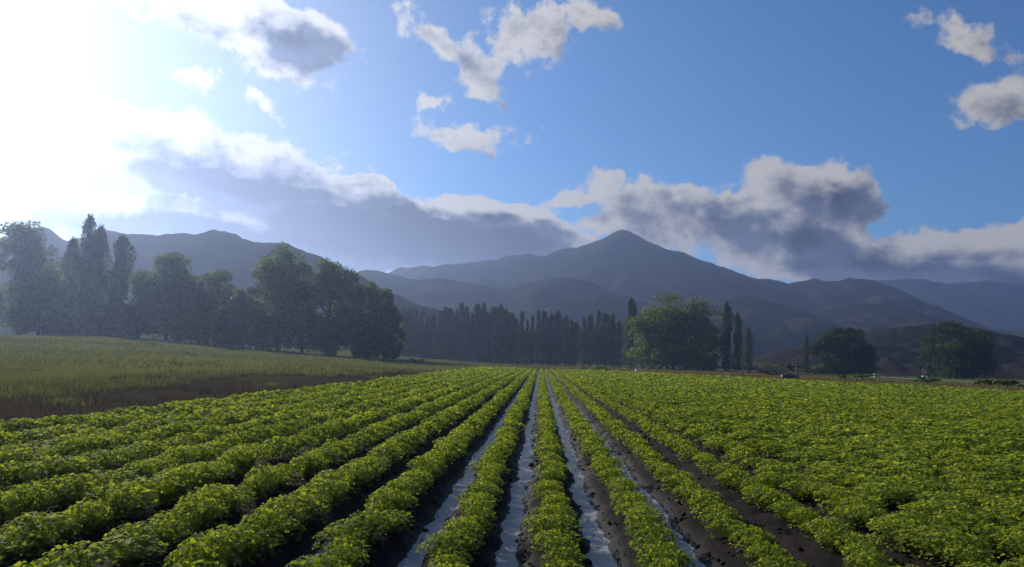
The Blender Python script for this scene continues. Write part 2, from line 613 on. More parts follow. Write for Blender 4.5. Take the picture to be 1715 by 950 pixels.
def build_ground():
    R = 1600
    n = 96
    V = [(0, 0, -0.6)] + [(R * math.cos(2 * math.pi * k / n), R * math.sin(2 * math.pi * k / n), -0.6) for k in range(n)]
    T = [(0, 1 + k, 1 + (k + 1) % n) for k in range(n)]
    tag(link('ground', mesh_np('ground', V, [T], M['ground'])), kind='structure')

    # meadow: graded grid, sunk beneath the field
    xs = np.concatenate([np.linspace(-420, -60, 46), np.linspace(-56, -8.6, 70), np.linspace(-8, 70, 80), np.linspace(76, 420, 44)])
    ys = np.concatenate([np.linspace(-12, 130, 120), np.linspace(134, 520, 70)])
    X, Y = np.meshgrid(xs, ys)
    Z = gz(X, Y) + 0.10 * vnoise(X, Y, 0.5, 3) + 0.05 * vnoise(X, Y, 1.4, 4)
    inside = in_field(X, Y, -0.4)
    Z = np.where(inside, -0.4, Z)
    V = np.stack([X, Y, Z], -1).reshape(-1, 3)
    tag(link('meadow', mesh_np('meadow', V, [grid_faces(len(xs), len(ys))], M['meadow'], smooth=True)), kind='structure')

    # tilled field with raised beds and furrows
    xs = np.concatenate([np.arange(-9.4, -6.5, 0.133), np.arange(-6.5, 6.0, 0.0533), np.arange(6.0, 62.1, 0.2)])
    ys = [1.5]
    while ys[-1] < 124:
        ys.append(ys[-1] + max(0.05, ys[-1] * 0.015))
    ys = np.array(ys)
    X, Y = np.meshgrid(xs, ys)
    meander = 0.05 * np.sin(Y * 0.35) * np.clip(np.abs(X) / 3, 0.3, 1)
    Z = field_z(X + meander * 0.5 + 0.10 * vnoise(X, Y, 1.3, 9), Y)
    calm = np.clip((Z + 0.04) / 0.08, 0.5, 1)       # silt settles smooth under the water
    Z += (0.05 * vnoise(X, Y, 3.1, 1) + 0.055 * vnoise(X, Y, 7.5, 2) + 0.045 * vnoise(X, Y, 15.0, 5)) * calm
    V = np.stack([X, Y, Z], -1).reshape(-1, 3)
    f = grid_faces(len(xs), len(ys))
    c = V[f].mean(1)
    f = f[(c[:, 1] < far_edge(c[:, 0]) + 0.6)]
    tag(link('field', mesh_np('field', V, [f], M['soil'], smooth=True)), kind='structure')

    # irrigation water lying in the five middle furrows
    for k in range(-2, 3):
        x = FUR0 + k * ROW
        ys_ = np.arange(2.0, 121.0, 1.0)
        V = np.stack([np.repeat(x + np.array([[-0.27, 0.27]]), len(ys_), 0), np.repeat(ys_[:, None], 2, 1), np.zeros((len(ys_), 2))], -1).reshape(-1, 3)
        # level falls and rises a little along the furrow, so the channel pinches
        V[:, 2] = -0.002
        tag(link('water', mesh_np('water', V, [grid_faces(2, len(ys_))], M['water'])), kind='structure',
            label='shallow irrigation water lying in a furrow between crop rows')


build_ground()


# ------------------------------------------------------------------ hills and mountains
def ridge(name, prof, D, front, back, mat, rough_amp, nx=170, ny=34, seed=0, base=-0.5):
    """solid hill whose skyline passes through the given pixels at distance D"""
    pts = [at(px, py, D) for px, py in prof]
    px = np.array([p.x for p in pts])
    pz = np.array([p.z for p in pts])
    xs = np.linspace(px[0], px[-1], nx)
    hs = np.interp(xs, px, pz)
    k = np.ones(5) / 5
    hs = np.convolve(np.pad(hs, 2, 'edge'), k, 'valid')
    ts = np.concatenate([np.linspace(0, 1, ny), 1 + np.linspace(0, 1, 10)[1:]])
    V = np.zeros((len(ts), nx, 3))
    scl = rough_amp * 5.0
    for j, t in enumerate(ts):
        y = D - front * (1 - t) if t <= 1 else D + back * (t - 1)
        s = t if t <= 1 else 2 - t
        s = max(s, 0)
        prof_s = s ** 1.15
        for i, x in enumerate(xs):
            v = Vector((x / scl + seed * 7.3, y / scl, seed))
            g = mnoise.fractal(v, 0.9, 2.1, 6) * rough_amp
            gul = mnoise.ridged_multi_fractal(v * 0.6, 1.0, 2.0, 4, 0.9, 2.0) - 1.0
            w = math.sin(math.pi * min(s, 1.0)) if t < 1 else 0.3
            amp = min(1.0, hs[i] / (rough_amp * 4 + 1e-6)) if hs[i] > 0 else 0.0
            z = base + (hs[i] - base) * prof_s + (g * (0.25 + w) + gul * rough_amp * 1.5 * w) * amp * (1 if s > 0 else 0)
            V[j, i] = (x, y, z)
    o = link(name, mesh_np(name, V.reshape(-1, 3), [grid_faces(nx, len(ts))], mat, smooth=True))
    return tag(o, kind='structure')


ridge('far_range', [(1250, 510), (1330, 492), (1400, 480), (1470, 468), (1530, 466), (1600, 473), (1660, 470), (1715, 478), (1900, 474), (2150, 490), (2400, 530)],
      1400, 330, 240, M['hill'], 6, seed=9, nx=160)
ridge('mountain', [(480, 520), (600, 470), (700, 445), (780, 436), (860, 428), (920, 424), (950, 418), (985, 405), (1012, 394), (1035, 388), (1050, 388),
                   (1068, 393), (1100, 408), (1130, 418), (1160, 427), (1200, 446), (1245, 460), (1310, 469), (1380, 469), (1415, 463),
                   (1452, 463), (1475, 472), (1530, 497), (1580, 520), (1650, 548), (1760, 565), (1900, 570)], 900, 330, 130, M['hill'], 9, seed=1, nx=240)
ridge('mountain_spur', [(560, 480), (600, 452), (640, 447), (668, 456), (700, 466), (745, 463), (790, 472), (850, 486), (905, 470), (940, 464), (965, 466), (1000, 476),
                        (1040, 492), (1090, 510), (1140, 508), (1190, 500), (1235, 497), (1275, 499), (1310, 512), (1345, 522), (1400, 512),
                        (1450, 506), (1500, 508), (1545, 526), (1600, 545), (1700, 570), (1800, 585)], 640, 230, 140, M['hill'], 6, seed=2, nx=220)
ridge('hill', [(-700, 420), (-300, 400), (-100, 392), (0, 398), (40, 390), (62, 377), (80, 374), (92, 384), (106, 402), (125, 405), (150, 394), (165, 386), (185, 383), (212, 390), (255, 392), (300, 391),
               (332, 389), (346, 383), (360, 382), (378, 390), (420, 398), (465, 408), (520, 425), (580, 452), (640, 480), (720, 512), (800, 540), (900, 590)],
      370, 130, 100, M['hill'], 3.4, seed=3, nx=260)
ridge('scrub_hill', [(1230, 612), (1262, 604), (1290, 588), (1315, 582), (1345, 584), (1385, 572), (1430, 560), (1465, 550), (1500, 546), (1545, 542), (1600, 544), (1660, 556), (1715, 566), (1800, 580), (1900, 600), (2000, 620)],
      300, 90, 90, M['hill_brown'], 1.6, seed=4, nx=150)


# ------------------------------------------------------------------ trees
def broad_crown_mesh(name, Hc, Wc, Dc, nblob, nleaf, mat, seed, leaf=0.5, droop=0.3, skew=0.0, low=0.1, flat=1.0):
    """crown built of leaf clumps spread over many boughs; base at z=0, height Hc"""
    r = np.random.default_rng(seed)
    blobs = []
    while len(blobs) < nblob:
        p = r.uniform(-1, 1, 3)
        rad_ = math.hypot(p[0], p[1])
        top_ = max(p[2], 0.0)
        q = (rad_ ** 2.2 + top_ ** 2.0) ** (1 / 2.1)
        if q > 1 or (q < 0.3 and p[2] > -0.6):
            continue
        blobs.append(p * np.array([0.80, 0.80, 0.84]))
    blobs = np.array(blobs)
    brad = r.uniform(0.19, 0.31, nblob)
    cs, ax, nm, tt = [], [], [], []
    w = brad ** 2
    idx = r.choice(nblob, nleaf, p=w / w.sum())
    d = unit(r.normal(size=(nleaf, 3)))
    d[:, 2] = np.where(r.random(nleaf) < 0.62, np.abs(d[:, 2]), d[:, 2])
    rad = brad[idx] * (0.3 + 0.75 * r.random(nleaf) ** 0.6)
    p = blobs[idx] + d * rad[:, None] * np.array([1, 1, 0.8])
    zc = p[:, 2].copy()
    # egg-shaped: wider below the middle, ragged skirt
    p[:, 0] = p[:, 0] + skew * zc
    cen = np.stack([p[:, 0] * Wc / 2, p[:, 1] * Dc / 2, Hc * (low + (1 - low) * (p[:, 2] * flat + 1) / 2)], 1)
    axis = d * 0.6 + r.normal(size=(nleaf, 3)) * 0.6 + np.array([0, 0, -droop])
    nrm = d + r.normal(size=(nleaf, 3)) * 0.6 + np.array([0, 0, 0.4])
    size = leaf * r.uniform(0.6, 1.3, nleaf)
    tint = np.clip(0.35 + 0.25 * r.normal(size=nleaf) + 0.25 * r.normal(size=nblob)[idx] * 0.6, 0, 1)
    v, f, t = leaf_cloud(cen, axis, nrm, size, size * 0.7, tint, simple=True)
    bl = np.stack([(blobs[:, 0] + skew * blobs[:, 2]) * Wc / 2, blobs[:, 1] * Dc / 2, Hc * (low + (1 - low) * (blobs[:, 2] * flat + 1) / 2)], 1)
    return mesh_np(name, v, [f], mat, t), bl


def trunk_mesh(name, Hc, r0, limbs, mat, fork=0.3, seed=0):
    rr = random.Random(seed)
    top = Vector((rr.uniform(-.3, .3), rr.uniform(-.3, .3), Hc * 0.72))
    fk = Vector((0.1, 0, Hc * fork))
    tb = [tube([(0, 0, -0.4), (0, 0, 0.3), fk * 0.6, fk, (fk + top) / 2, top], [r0 * 1.5, r0 * 1.1, r0 * 0.9, r0 * 0.75, r0 * 0.4, r0 * 0.08], 7)]
    for L in limbs:
        L = Vector(L)
        s = rr.uniform(0.15, 0.75)
        a = fk.lerp(top, s) if L.z > Hc * fork else fk * 0.8
        mid = a.lerp(L, 0.5) + Vector((0, 0, (L - a).length * 0.08))
        tb.append(tube([a, mid, L], [r0 * 0.35, r0 * 0.2, r0 * 0.05], 5))
    V, Q, T = join_tubes(tb)
    return mesh_np(name, V, [Q, T], mat, smooth=True)


def base_at(px, D):
    p = at(px, 600, D)
    return Vector((p.x, D, float(gz(p.x, D)) - 0.05))


def broad_tree(px, D, ytop, wpx, label, name='broadleaf_tree', mat='tree', seed=0, nblob=40, nleaf=7000, leaf=0.55, droop=0.3,
               skew=0.0, low=0.08, group=None, rz=0.0, bark='bark'):
    b0 = base_at(px, D)
    Hc = at(px, ytop, D).z - b0.z
    Wc = wpx * D / F * 1.12
    nblob, nleaf = int(nblob * 1.7), int(nleaf * 1.6)
    t = empty(name, b0)
    t.rotation_euler.z = rz
    cm, bl = broad_crown_mesh('crown', Hc, Wc, Wc * 0.9, nblob, nleaf, M[mat], seed, leaf, droop, skew, low)
    link('crown', cm, t)
    link('trunk', trunk_mesh('trunk', Hc, 0.028 * Hc ** 0.95, bl[::2], M[bark], 0.25, seed), t)
    tag(t, label, 'tree', group)
    return t


def poplar_meshes(Hc, Wc, nleaf, seed, leaf=0.55):
    r = np.random.default_rng(seed)
    t = r.random(nleaf) ** 0.9
    # column radius profile: quickly full, long taper to a pointed tip
    prof = np.clip((t + 0.06) / 0.14, 0, 1) ** 0.5 * np.clip((1.03 - t) / 0.42, 0, 1) ** 0.62
    ph = r.uniform(0, 2 * math.pi, nleaf)
    # vertical boughs: clumps by angle and height
    nb = 40
    bph, bt, br = r.uniform(0, 2 * math.pi, nb), r.random(nb), r.uniform(0.65, 1.25, nb)
    lump = np.ones(nleaf)
    for k in range(nb):
        da = np.abs((ph - bph[k] + math.pi) % (2 * math.pi) - math.pi)
        lump += (br[k] - 1) * np.exp(-(da / 0.6) ** 2 - ((t - bt[k]) / 0.12) ** 2) * 2.6
    rad = prof * lump * Wc / 2 * (0.3 + 0.85 * r.random(nleaf) ** 0.6)
    cen = np.stack([np.cos(ph) * rad, np.sin(ph) * rad, Hc * (0.03 + 0.95 * t) + r.normal(size=nleaf) * 0.35], 1)
    out = np.stack([np.cos(ph), np.sin(ph), np.zeros(nleaf)], 1)
    axis = np.array([0, 0, 1.0]) + out * 0.4 + r.normal(size=(nleaf, 3)) * 0.45
    nrm = out + r.normal(size=(nleaf, 3)) * 0.5
    size = leaf * r.uniform(0.6, 1.4, nleaf)
    tint = np.clip(0.35 + 0.28 * r.normal(size=nleaf), 0, 1)
    v, f, tt = leaf_cloud(cen, axis, nrm, size, size * 0.55, tint, simple=True)
    crown = mesh_np('crown', v, [f], M['poplar'], tt)
    tb = [tube([(0, 0, -0.5), (0, 0, Hc * 0.1), (0.05, 0, Hc * 0.5), (0, 0.05, Hc * 0.93)], [0.3, 0.22, 0.14, 0.02], 6)]
    for k in range(9):
        a = bph[k]
        z = Hc * (0.08 + 0.6 * bt[k])
        R = Wc * 0.32
        tb.append(tube([(0, 0, z), (math.cos(a) * R * 0.7, math.sin(a) * R * 0.7, z + 1.3), (math.cos(a) * R, math.sin(a) * R, z + 3.2)], [0.09, 0.06, 0.02], 4))
    V, Q, T = join_tubes(tb)
    return crown, mesh_np('trunk', V, [Q, T], M['pale_bark'], smooth=True)


POP = [poplar_meshes(18.0, w, 2600, 100 + i) for i, w in enumerate((3.0, 3.5, 2.7, 3.2, 3.9))]
BIGPOP = [poplar_meshes(18.0, w, 5200, 200 + i, 0.42) for i, w in enumerate((3.8, 4.4))]


def poplar(px, D, ytop, label, group=None, wide=1.0, big=False, k=0):
    b0 = base_at(px, D)
    Hc = at(px, ytop, D).z - b0.z
    t = empty('poplar_tree', b0)
    s = Hc / 18.0
    cm, tm = (BIGPOP if big else POP)[k % (2 if big else 5)]
    for nme, me in (('crown', cm), ('trunk', tm)):
        o = link(nme, me, t)
    t.scale = (s * wide, s * wide, s)
    t.rotation_euler.z = random.uniform(0, 6.28)
    return tag(t, label, 'tree', group)


ORD = ['first', 'second', 'third', 'fourth', 'fifth', 'sixth', 'seventh', 'eighth', 'ninth', 'tenth', 'eleventh', 'twelfth', 'thirteenth',
       'fourteenth', 'fifteenth', 'sixteenth', 'seventeenth', 'eighteenth', 'nineteenth', 'twentieth', 'twenty-first', 'twenty-second',
       'twenty-third', 'twenty-fourth', 'twenty-fifth', 'twenty-sixth', 'twenty-seventh', 'twenty-eighth', 'twenty-ninth', 'thirtieth',
       'thirty-first', 'thirty-second', 'thirty-third', 'thirty-fourth', 'thirty-fifth', 'thirty-sixth', 'thirty-seventh', 'thirty-eighth', 'thirty-ninth', 'fortieth']

# windbreak of poplars along the far side of the field
row_px = []
x = 1036.0
rr = random.Random(5)
while x > 672:
    row_px.append(x)
    x -= rr.uniform(8.0, 13.0) if x > 900 else rr.uniform(8.0, 11.0)
for i, px in enumerate(row_px):
    top = np.interp(px, [670, 720, 800, 880, 960, 1040], [516, 518, 512, 526, 530, 528]) + rr.uniform(-9, 11)
    w = 'dense dark' if px < 900 else 'slender'
    poplar(px, 250 + rr.uniform(-3, 3), top, f'{w} poplar in the far windbreak row, {ORD[i]} from the big round tree',
           'poplars of the far windbreak row', rr.uniform(0.95, 1.6), k=rr.randrange(5))

# poplars beside the big round tree and to its right
poplar(1056, 205, 500, 'tall poplar touching the left side of the big round tree', k=0, big=True, wide=0.9)
poplar(1217, 200, 506, 'tallest of the three poplars right of the big round tree', 'three poplars', k=1, big=True, wide=0.8)
poplar(1235, 196, 524, 'middle of the three poplars right of the big round tree', 'three poplars', k=0, big=True, wide=0.75)
poplar(1253, 203, 548, 'shortest and rightmost of the three poplars right of the big round tree', 'three poplars', k=1, big=True, wide=0.85)
poplar(1351, 192, 561, 'small narrow poplar at the left side of the spreading dark tree', k=0, big=True, wide=0.8)

broad_tree(1128, 198, 485, 142, 'big round dense tree standing alone right of the poplar row', seed=11, nblob=60, nleaf=12000, leaf=0.6, skew=0.06, low=-0.08)
broad_tree(1180, 203, 530, 46, 'lower bushy tree at the right foot of the big round tree', mat='dark_tree', seed=12, nblob=26, nleaf=3500, leaf=0.6, low=-0.07)
broad_tree(1410, 190, 548, 104, 'spreading dark tree right of the small narrow poplar', mat='dark_tree', seed=13, nblob=42, nleaf=8000, leaf=0.55, low=-0.07)
broad_tree(1607, 185, 534, 124, 'wide dark domed tree in front of the scrub hill at right', mat='dark_tree', seed=14, nblob=46, nleaf=9000, leaf=0.55, low=-0.07)

# tall trees on the left
broad_tree(28, 170, 368, 130, 'tall broad tree at the far left, partly cut by the picture edge', seed=21, nblob=44, nleaf=9000, leaf=0.6)
broad_tree(60, 150, 440, 110, 'lower round tree in front of the tall tree at far left', seed=22, nblob=40, nleaf=7000, low=0.0)
poplar(132, 160, 362, 'tallest poplar of all, rising above the left hill line', 'left poplars', k=0, big=True, wide=0.85)
poplar(152, 163, 378, 'tall poplar pressed against the right of the tallest poplar', 'left poplars', k=1, big=True, wide=0.75)
poplar(107, 163, 398, 'poplar pressed against the left of the tallest poplar', 'left poplars', k=1, big=True, wide=0.85)
poplar(190, 165, 396, 'lone pointed poplar right of the cluster of tall poplars', 'left poplars', k=0, big=True, wide=1.2)
broad_tree(275, 150, 424, 130, 'broad rounded tree right of the lone pointed poplar', seed=23, nblob=46, nleaf=9000, low=0.0)
broad_tree(345, 152, 446, 110, 'rounded tree with a sloping right shoulder behind the meadow', seed=24, nblob=40, nleaf=8000, low=0.0)
broad_tree(405, 140, 478, 60, 'small light green tree between the two groups of big trees', mat='willow', seed=25, nblob=26, nleaf=4000, leaf=0.45, low=0.0)
broad_tree(465, 148, 405, 125, 'tallest leafy tree of the left wood, left of the dark open trees', seed=26, nblob=50, nleaf=10000, low=0.0)
broad_tree(548, 152, 428, 110, 'tall dark tree with sky gaps right of the tallest leafy tree', seed=27, nblob=34, nleaf=6500, leaf=0.55, low=0.02)
broad_tree(600, 156, 456, 84, 'dark open-crowned tree second from the right end of the left wood', seed=28, nblob=28, nleaf=5000, low=0.05)
broad_tree(643, 158, 482, 60, 'dark tree at the right end of the left wood', seed=29, nblob=26, nleaf=4500, low=0.03)
broad_tree(556, 135, 520, 52, 'small drooping light green tree in front of the dark tall trees', mat='willow', seed=30, nblob=24, nleaf=3500, leaf=0.4, droop=1.2, low=0.0)

for px, D, yt, w_, lab, sd in (
        (92, 140, 512, 66, 'low shrubby tree under the left edge of the tall poplars', 41),
        (165, 142, 506, 60, 'low shrubby tree below the lone pointed poplar', 42),
        (228, 140, 500, 64, 'low shrubby tree filling the gap right of the lone pointed poplar', 43),
        (318, 138, 508, 70, 'low shrubby tree between the two broad rounded trees', 44),
        (375, 139, 505, 60, 'low shrubby tree left of the small light green tree', 45),
        (440, 136, 508, 56, 'low shrubby tree right of the small light green tree', 46),
        (505, 140, 500, 64, 'low shrubby tree left of the small drooping tree', 47),
        (615, 148, 525, 56, 'low shrubby tree right of the small drooping tree', 48),
        (658, 155, 540, 40, 'low shrub closing the right end of the left wood', 49)):
    broad_tree(px, D, yt, w_, lab, name='shrubby_tree', seed=sd, nblob=20, nleaf=2600, leaf=0.5, low=0.0, group='undergrowth of the left wood')


# ------------------------------------------------------------------ crop plants
def plant_arrays(nleaf, R, Hp, r, leaf, simple):
    u = r.random(nleaf) ** 0.5
    ph = r.uniform(0, 2 * math.pi, nleaf)
    rad = R * u
    dome = Hp * (0.45 + 0.55 * np.sqrt(np.clip(1 - u ** 2 * 0.9, 0, 1)))
    z = dome * np.where(r.random(nleaf) < 0.7, r.uniform(0.85, 1.08, nleaf), r.uniform(0.25, 0.85, nleaf))
    cen = np.stack([np.cos(ph) * rad, np.sin(ph) * rad, z], 1)
    out = np.stack([np.cos(ph), np.sin(ph), np.zeros(nleaf)], 1)
    a2 = ph + r.normal(size=nleaf) * 0.8
    axis = np.stack([np.cos(a2), np.sin(a2), r.normal(size=nleaf) * 0.35 - 0.15], 1)
    nrm = np.array([0, 0, 1.0]) + out * (u * 0.7)[:, None] + r.normal(size=(nleaf, 3)) * 0.42
    size = leaf * r.uniform(0.65, 1.3, nleaf)
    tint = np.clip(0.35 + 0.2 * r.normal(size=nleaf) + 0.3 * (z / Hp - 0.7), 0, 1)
    v, f, t = leaf_cloud(cen, axis, nrm, size, size * 0.78, tint, simple=simple)
    if not simple:
        # a thin stalk from the root crown to each leaf base
        base = v[0::5]
        q = np.tile(np.array([[0.0, 0.0, 0.02]]), (nleaf, 1))
        sd = np.stack([-np.sin(ph), np.cos(ph), np.zeros(nleaf)], 1) * 0.004
        knee = q * 0.5 + base * 0.5 + np.array([0, 0, 0.03])
        o = len(v)
        pv_ = np.stack([q, knee - sd, base, knee + sd], 1).reshape(-1, 3)
        i = o + np.arange(nleaf) * 4
        v = np.concatenate([v, pv_])
        f = np.concatenate([f, np.stack([i, i + 1, i + 3], 1), np.stack([i + 1, i + 2, i + 3], 1)])
        t = np.concatenate([t, np.full(2 * nleaf, 0.3)])
    return v, f, t


R1 = np.random.default_rng(31)
NEAR, NEAR_STEM = [], []
for i in range(10):
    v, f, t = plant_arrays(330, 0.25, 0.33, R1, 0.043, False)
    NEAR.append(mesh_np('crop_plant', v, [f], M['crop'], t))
    tb = []
    for k in range(7):
        a = random.uniform(0, 6.28)
        rr_ = random.uniform(0.05, 0.17)
        tb.append(tube([(0, 0, -0.03), (math.cos(a) * rr_ * 0.5, math.sin(a) * rr_ * 0.5, 0.13), (math.cos(a) * rr_, math.sin(a) * rr_, 0.29)], [0.008, 0.006, 0.003], 4))
    V, Q, T = join_tubes(tb)
    NEAR_STEM.append(mesh_np('stem', V, [Q, T], M['stem'] if 'stem' in M else M['willow'], np.full(len(Q) + len(T), 0.4)))


def row_width(X):
    """canopy spread: narrow beside the wet furrows, closing up to the right and far left"""
    if X > 3.0:
        return float(np.interp(X, [3.0, 4.2, 8], [0.88, 1.3, 1.5]))
    if X < -1.2:
        return float(np.interp(X, [-9, -6, -3.5, -1.2], [1.3, 1.15, 1.0, 0.86]))
    return 0.74


rows = []
k = -11
while True:
    xr = FUR0 + (k + 0.5) * ROW
    if xr > 60:
        break
    if xr > X_LEFT + 0.2:
        rows.append((k, xr))
    k += 1

spots = []
rr = random.Random(77)
for k, xr in rows:
    y = 3.0 + rr.uniform(0, 0.25)
    wd = row_width(xr)
    while y < far_edge(xr) - 0.5:
        step = 0.26 if y < 60 else 0.34
        y += step * rr.uniform(0.75, 1.25)
        if rr.random() < (0.05 if xr < -2 else 0.015):
            continue
        s = rr.uniform(0.74, 1.2)
        jx = rr.gauss(0, 0.045 if xr < 3.3 else 0.14)
        hz = rr.uniform(0.72, 1.18) * float(np.interp(xr, [-4, -1.2, 0, 3, 6], [0.92, 0.76, 0.62, 0.68, 0.85]))
        spots.append((k, xr + jx, y, wd * s, hz))
        # to the right the canopy has closed over the furrows
        if xr > 3.6 and y < 70 and rr.random() < 0.55:
            spots.append((k, xr + 0.4 + rr.gauss(0, 0.1), y + rr.uniform(-.15, .15), 1.15 * s, hz * 0.9))


def in_view(x, y, margin):
    # the camera's footprint on the field, widened by a margin
    return (x > -0.74 * y - margin) & (x < 0.66 * y + margin) & (y > 4.3)


vis = [s for s in spots if in_view(s[1], s[2], 1.0)]
fr = sorted([s for s in vis if in_view(s[1], s[2], -0.1) and s[2] > 5.0], key=lambda s: s[2] + abs(s[1]) * 0.15)
near = fr[:300]
near_set = set(id(s) for s in near)
cnt = {}
for s in near:
    k, x, y, wd, hz = s
    side = 'left' if k < 0 else 'right'
    j = (-k if k < 0 else k + 1) - 1
    cnt[k] = cnt.get(k, 0) + 1
    which = ORD[cnt[k] - 1]
    i = rr.randrange(10)
    o = link('crop_plant', NEAR[i], None, (x, y, 0.12))
    o.rotation_euler = (rr.gauss(0, 0.06), rr.gauss(0, 0.06), rr.uniform(0, 6.28))
    o.scale = (wd, wd, hz)
    st = link('stem', NEAR_STEM[i], o)
    tag(o, f'{which} nearest leafy plant in the {ORD[j]} row {side} of the middle water furrow', 'plant',
        f'near plants of the {ORD[j]} row {side}')


def scatter(points, variants, rng, zbase):
    """numpy merge of many rotated, scaled copies of small variants"""
    V, Fc, T = [], [], []
    o = 0
    for (x, y, sx, sz) in points:
        v, f, t = variants[rng.integers(len(variants))]
        a = rng.uniform(0, 6.28)
        c, s_ = math.cos(a) * sx, math.sin(a) * sx
        w = np.empty_like(v)
        w[:, 0] = v[:, 0] * c - v[:, 1] * s_ + x
        w[:, 1] = v[:, 0] * s_ + v[:, 1] * c + y
        w[:, 2] = v[:, 2] * sz + (zbase(x, y) if callable(zbase) else zbase)
        V.append(w)
        Fc.append(f + o)
        T.append(t)
        o += len(v)
    return np.concatenate(V), np.concatenate(Fc), np.concatenate(T)


R2 = np.random.default_rng(41)
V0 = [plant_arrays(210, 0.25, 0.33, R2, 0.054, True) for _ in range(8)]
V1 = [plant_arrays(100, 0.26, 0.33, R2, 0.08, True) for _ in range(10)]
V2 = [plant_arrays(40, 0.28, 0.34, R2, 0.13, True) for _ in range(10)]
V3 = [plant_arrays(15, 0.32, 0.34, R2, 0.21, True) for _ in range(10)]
rest = [s for s in spots if id(s) not in near_set and in_view(s[1], s[2], 2.5)]
bands = [(0, 15, V0), (15, 32, V1), (32, 60, V2), (60, 130, V3)]
VV, FF, TT, off = [], [], [], 0
for a, b_, var in bands:
    pts = [(s[1], s[2], s[3], s[4]) for s in rest if a <= s[2] < b_]
    if not pts:
        continue
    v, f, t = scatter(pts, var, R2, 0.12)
    VV.append(v)
    FF.append(f + off)
    TT.append(t)
    off += len(v)
crop = link('crop_rows', mesh_np('crop_rows', np.concatenate(VV), [np.concatenate(FF)], M['crop'], np.concatenate(TT)))
tag(crop, 'green leafy crop rows running away to the far edge of the field', 'crop', kind='stuff')


# ------------------------------------------------------------------ clods of earth in the furrows
R5 = np.random.default_rng(91)
CL = []
octv = np.array([(1, 0, 0), (-1, 0, 0), (0, 1, 0), (0, -1, 0), (0, 0, 1), (0, 0, -1)], dtype=float)
octf = np.array([(0, 2, 4), (2, 1, 4), (1, 3, 4), (3, 0, 4), (2, 0, 5), (1, 2, 5), (3, 1, 5), (0, 3, 5)])
for _ in range(10):
    CL.append((octv * R5.uniform(0.55, 1.25, (6, 3)) * np.array([1, 1, 0.75]) + R5.normal(size=(6, 3)) * 0.16, octf, np.full(8, 0.5)))
cp = []
while len(cp) < 5200:
    kf = int(R5.integers(-6, 8))
    y_ = 4.5 + 22 * R5.random() ** 1.7
    x_ = FUR0 + kf * ROW + R5.normal() * 0.16
    if abs(kf) <= 2 and abs(x_ - FUR0 - kf * ROW) < 0.12 and R5.random() < 0.93:
        continue
    sz = 0.012 + 0.03 * R5.random() ** 2.2
    cp.append((x_, y_, sz, sz))
v, f, t = scatter(cp, CL, R5, lambda x, y: float(field_z(np.array(x), np.array(y))) + 0.012)
tag(link('soil_clods', mesh_np('soil_clods', v, [f], M['clod'], t)), 'dark clods of earth lying in the furrows between the rows', 'soil', kind='stuff')


# ------------------------------------------------------------------ meadow grass, verge, weeds
def tuft(n, Hh, spread, r, wdt):
    ph = r.uniform(0, 6.28, n)
    b0 = np.stack([np.cos(ph), np.sin(ph), np.zeros(n)], 1) * (spread * r.random(n))[:, None]
    h = Hh * r.uniform(0.55, 1.15, n)
    lean = np.stack([np.cos(ph), np.sin(ph), np.zeros(n)], 1) * (h * r.uniform(0.1, 0.55, n))[:, None]
    tip = b0 + lean + np.stack([np.zeros(n), np.zeros(n), h], 1)
    a2 = r.uniform(0, 6.28, n)
    sd = np.stack([np.cos(a2), np.sin(a2), np.zeros(n)], 1) * wdt * 0.5
    v = np.stack([b0 - sd, b0 + sd, tip], 1).reshape(-1, 3)
    i = np.arange(n) * 3
    return v, np.stack([i, i + 1, i + 2], 1), np.clip(0.4 + 0.25 * r.normal(size=n), 0, 1)


R3 = np.random.default_rng(51)
TU = [tuft(12, 0.21, 0.26, R3, 0.03) for _ in range(8)]
TUF = [tuft(8, 0.36, 0.5, R3, 0.12) for _ in range(8)]


def pts_in(n, x0, x1, y0, y1, keep, smin, smax):
    x = R3.uniform(x0, x1, n)
    y = R3.uniform(y0, y1, n)
    m = keep(x, y)
    return [(a, b_, R3.uniform(smin, smax), R3.uniform(smin, smax)) for a, b_ in zip(x[m], y[m])]


zg = lambda x, y: float(gz(x, y)) - 0.03
dens = lambda x, y: vnoise(x, y, 0.25, 8) + 0.5 * vnoise(x, y, 0.8, 12)
mg = pts_in(14000, -40, -9.8, 9, 50, lambda x, y: (x > -0.8 * y - 2) & (dens(x, y) > -0.1 + np.clip((x + 15) / 4, 0, 0.5)), 0.7, 1.5)
v, f, t = scatter(mg, TU, R3, zg)
mf = pts_in(26000, -130, -9.8, 45, 150, lambda x, y: (x > -0.8 * y - 2) & (dens(x, y) > -0.25 + np.clip((x + 14) / 4, 0, 0.4) * (y < 80)), 0.6, 1.3)
v2, f2, t2 = scatter(mf, TUF, R3, zg)
g = link('meadow_grass', mesh_np('meadow_grass', np.concatenate([v, v2]), [np.concatenate([f, f2 + len(v)])], M['grass'], np.concatenate([t, t2])))
tag(g, 'rough olive green grass of the meadow left of the crop rows', 'grass', kind='stuff')

wd = pts_in(9000, -19, -9.4, 8, 75, lambda x, y: (dens(x, y) > -0.12), 0.5, 1.3)
wd += pts_in(7000, -70, -14, 14, 110, lambda x, y: (x > -0.8 * y) & (vnoise(x, y, 0.11, 33) + 0.5 * vnoise(x, y, 0.4, 34) > 0.2), 0.9, 1.6)
v, f, t = scatter(wd, TU, R3, zg)
g = link('dry_weeds', mesh_np('dry_weeds', v, [f], M['weed'], t))
tag(g, 'brown dry weeds scattered through the meadow and its bare margin', 'weeds', kind='stuff')

# straw-coloured verge beyond the far end of the field
def verge(x, y):
    d = y - far_edge(x)
    return (d > 0.5) & (d < 55) & (vnoise(x, y, 0.08, 21) + vnoise(x, y, 0.4, 22) * 0.5 > -0.12)


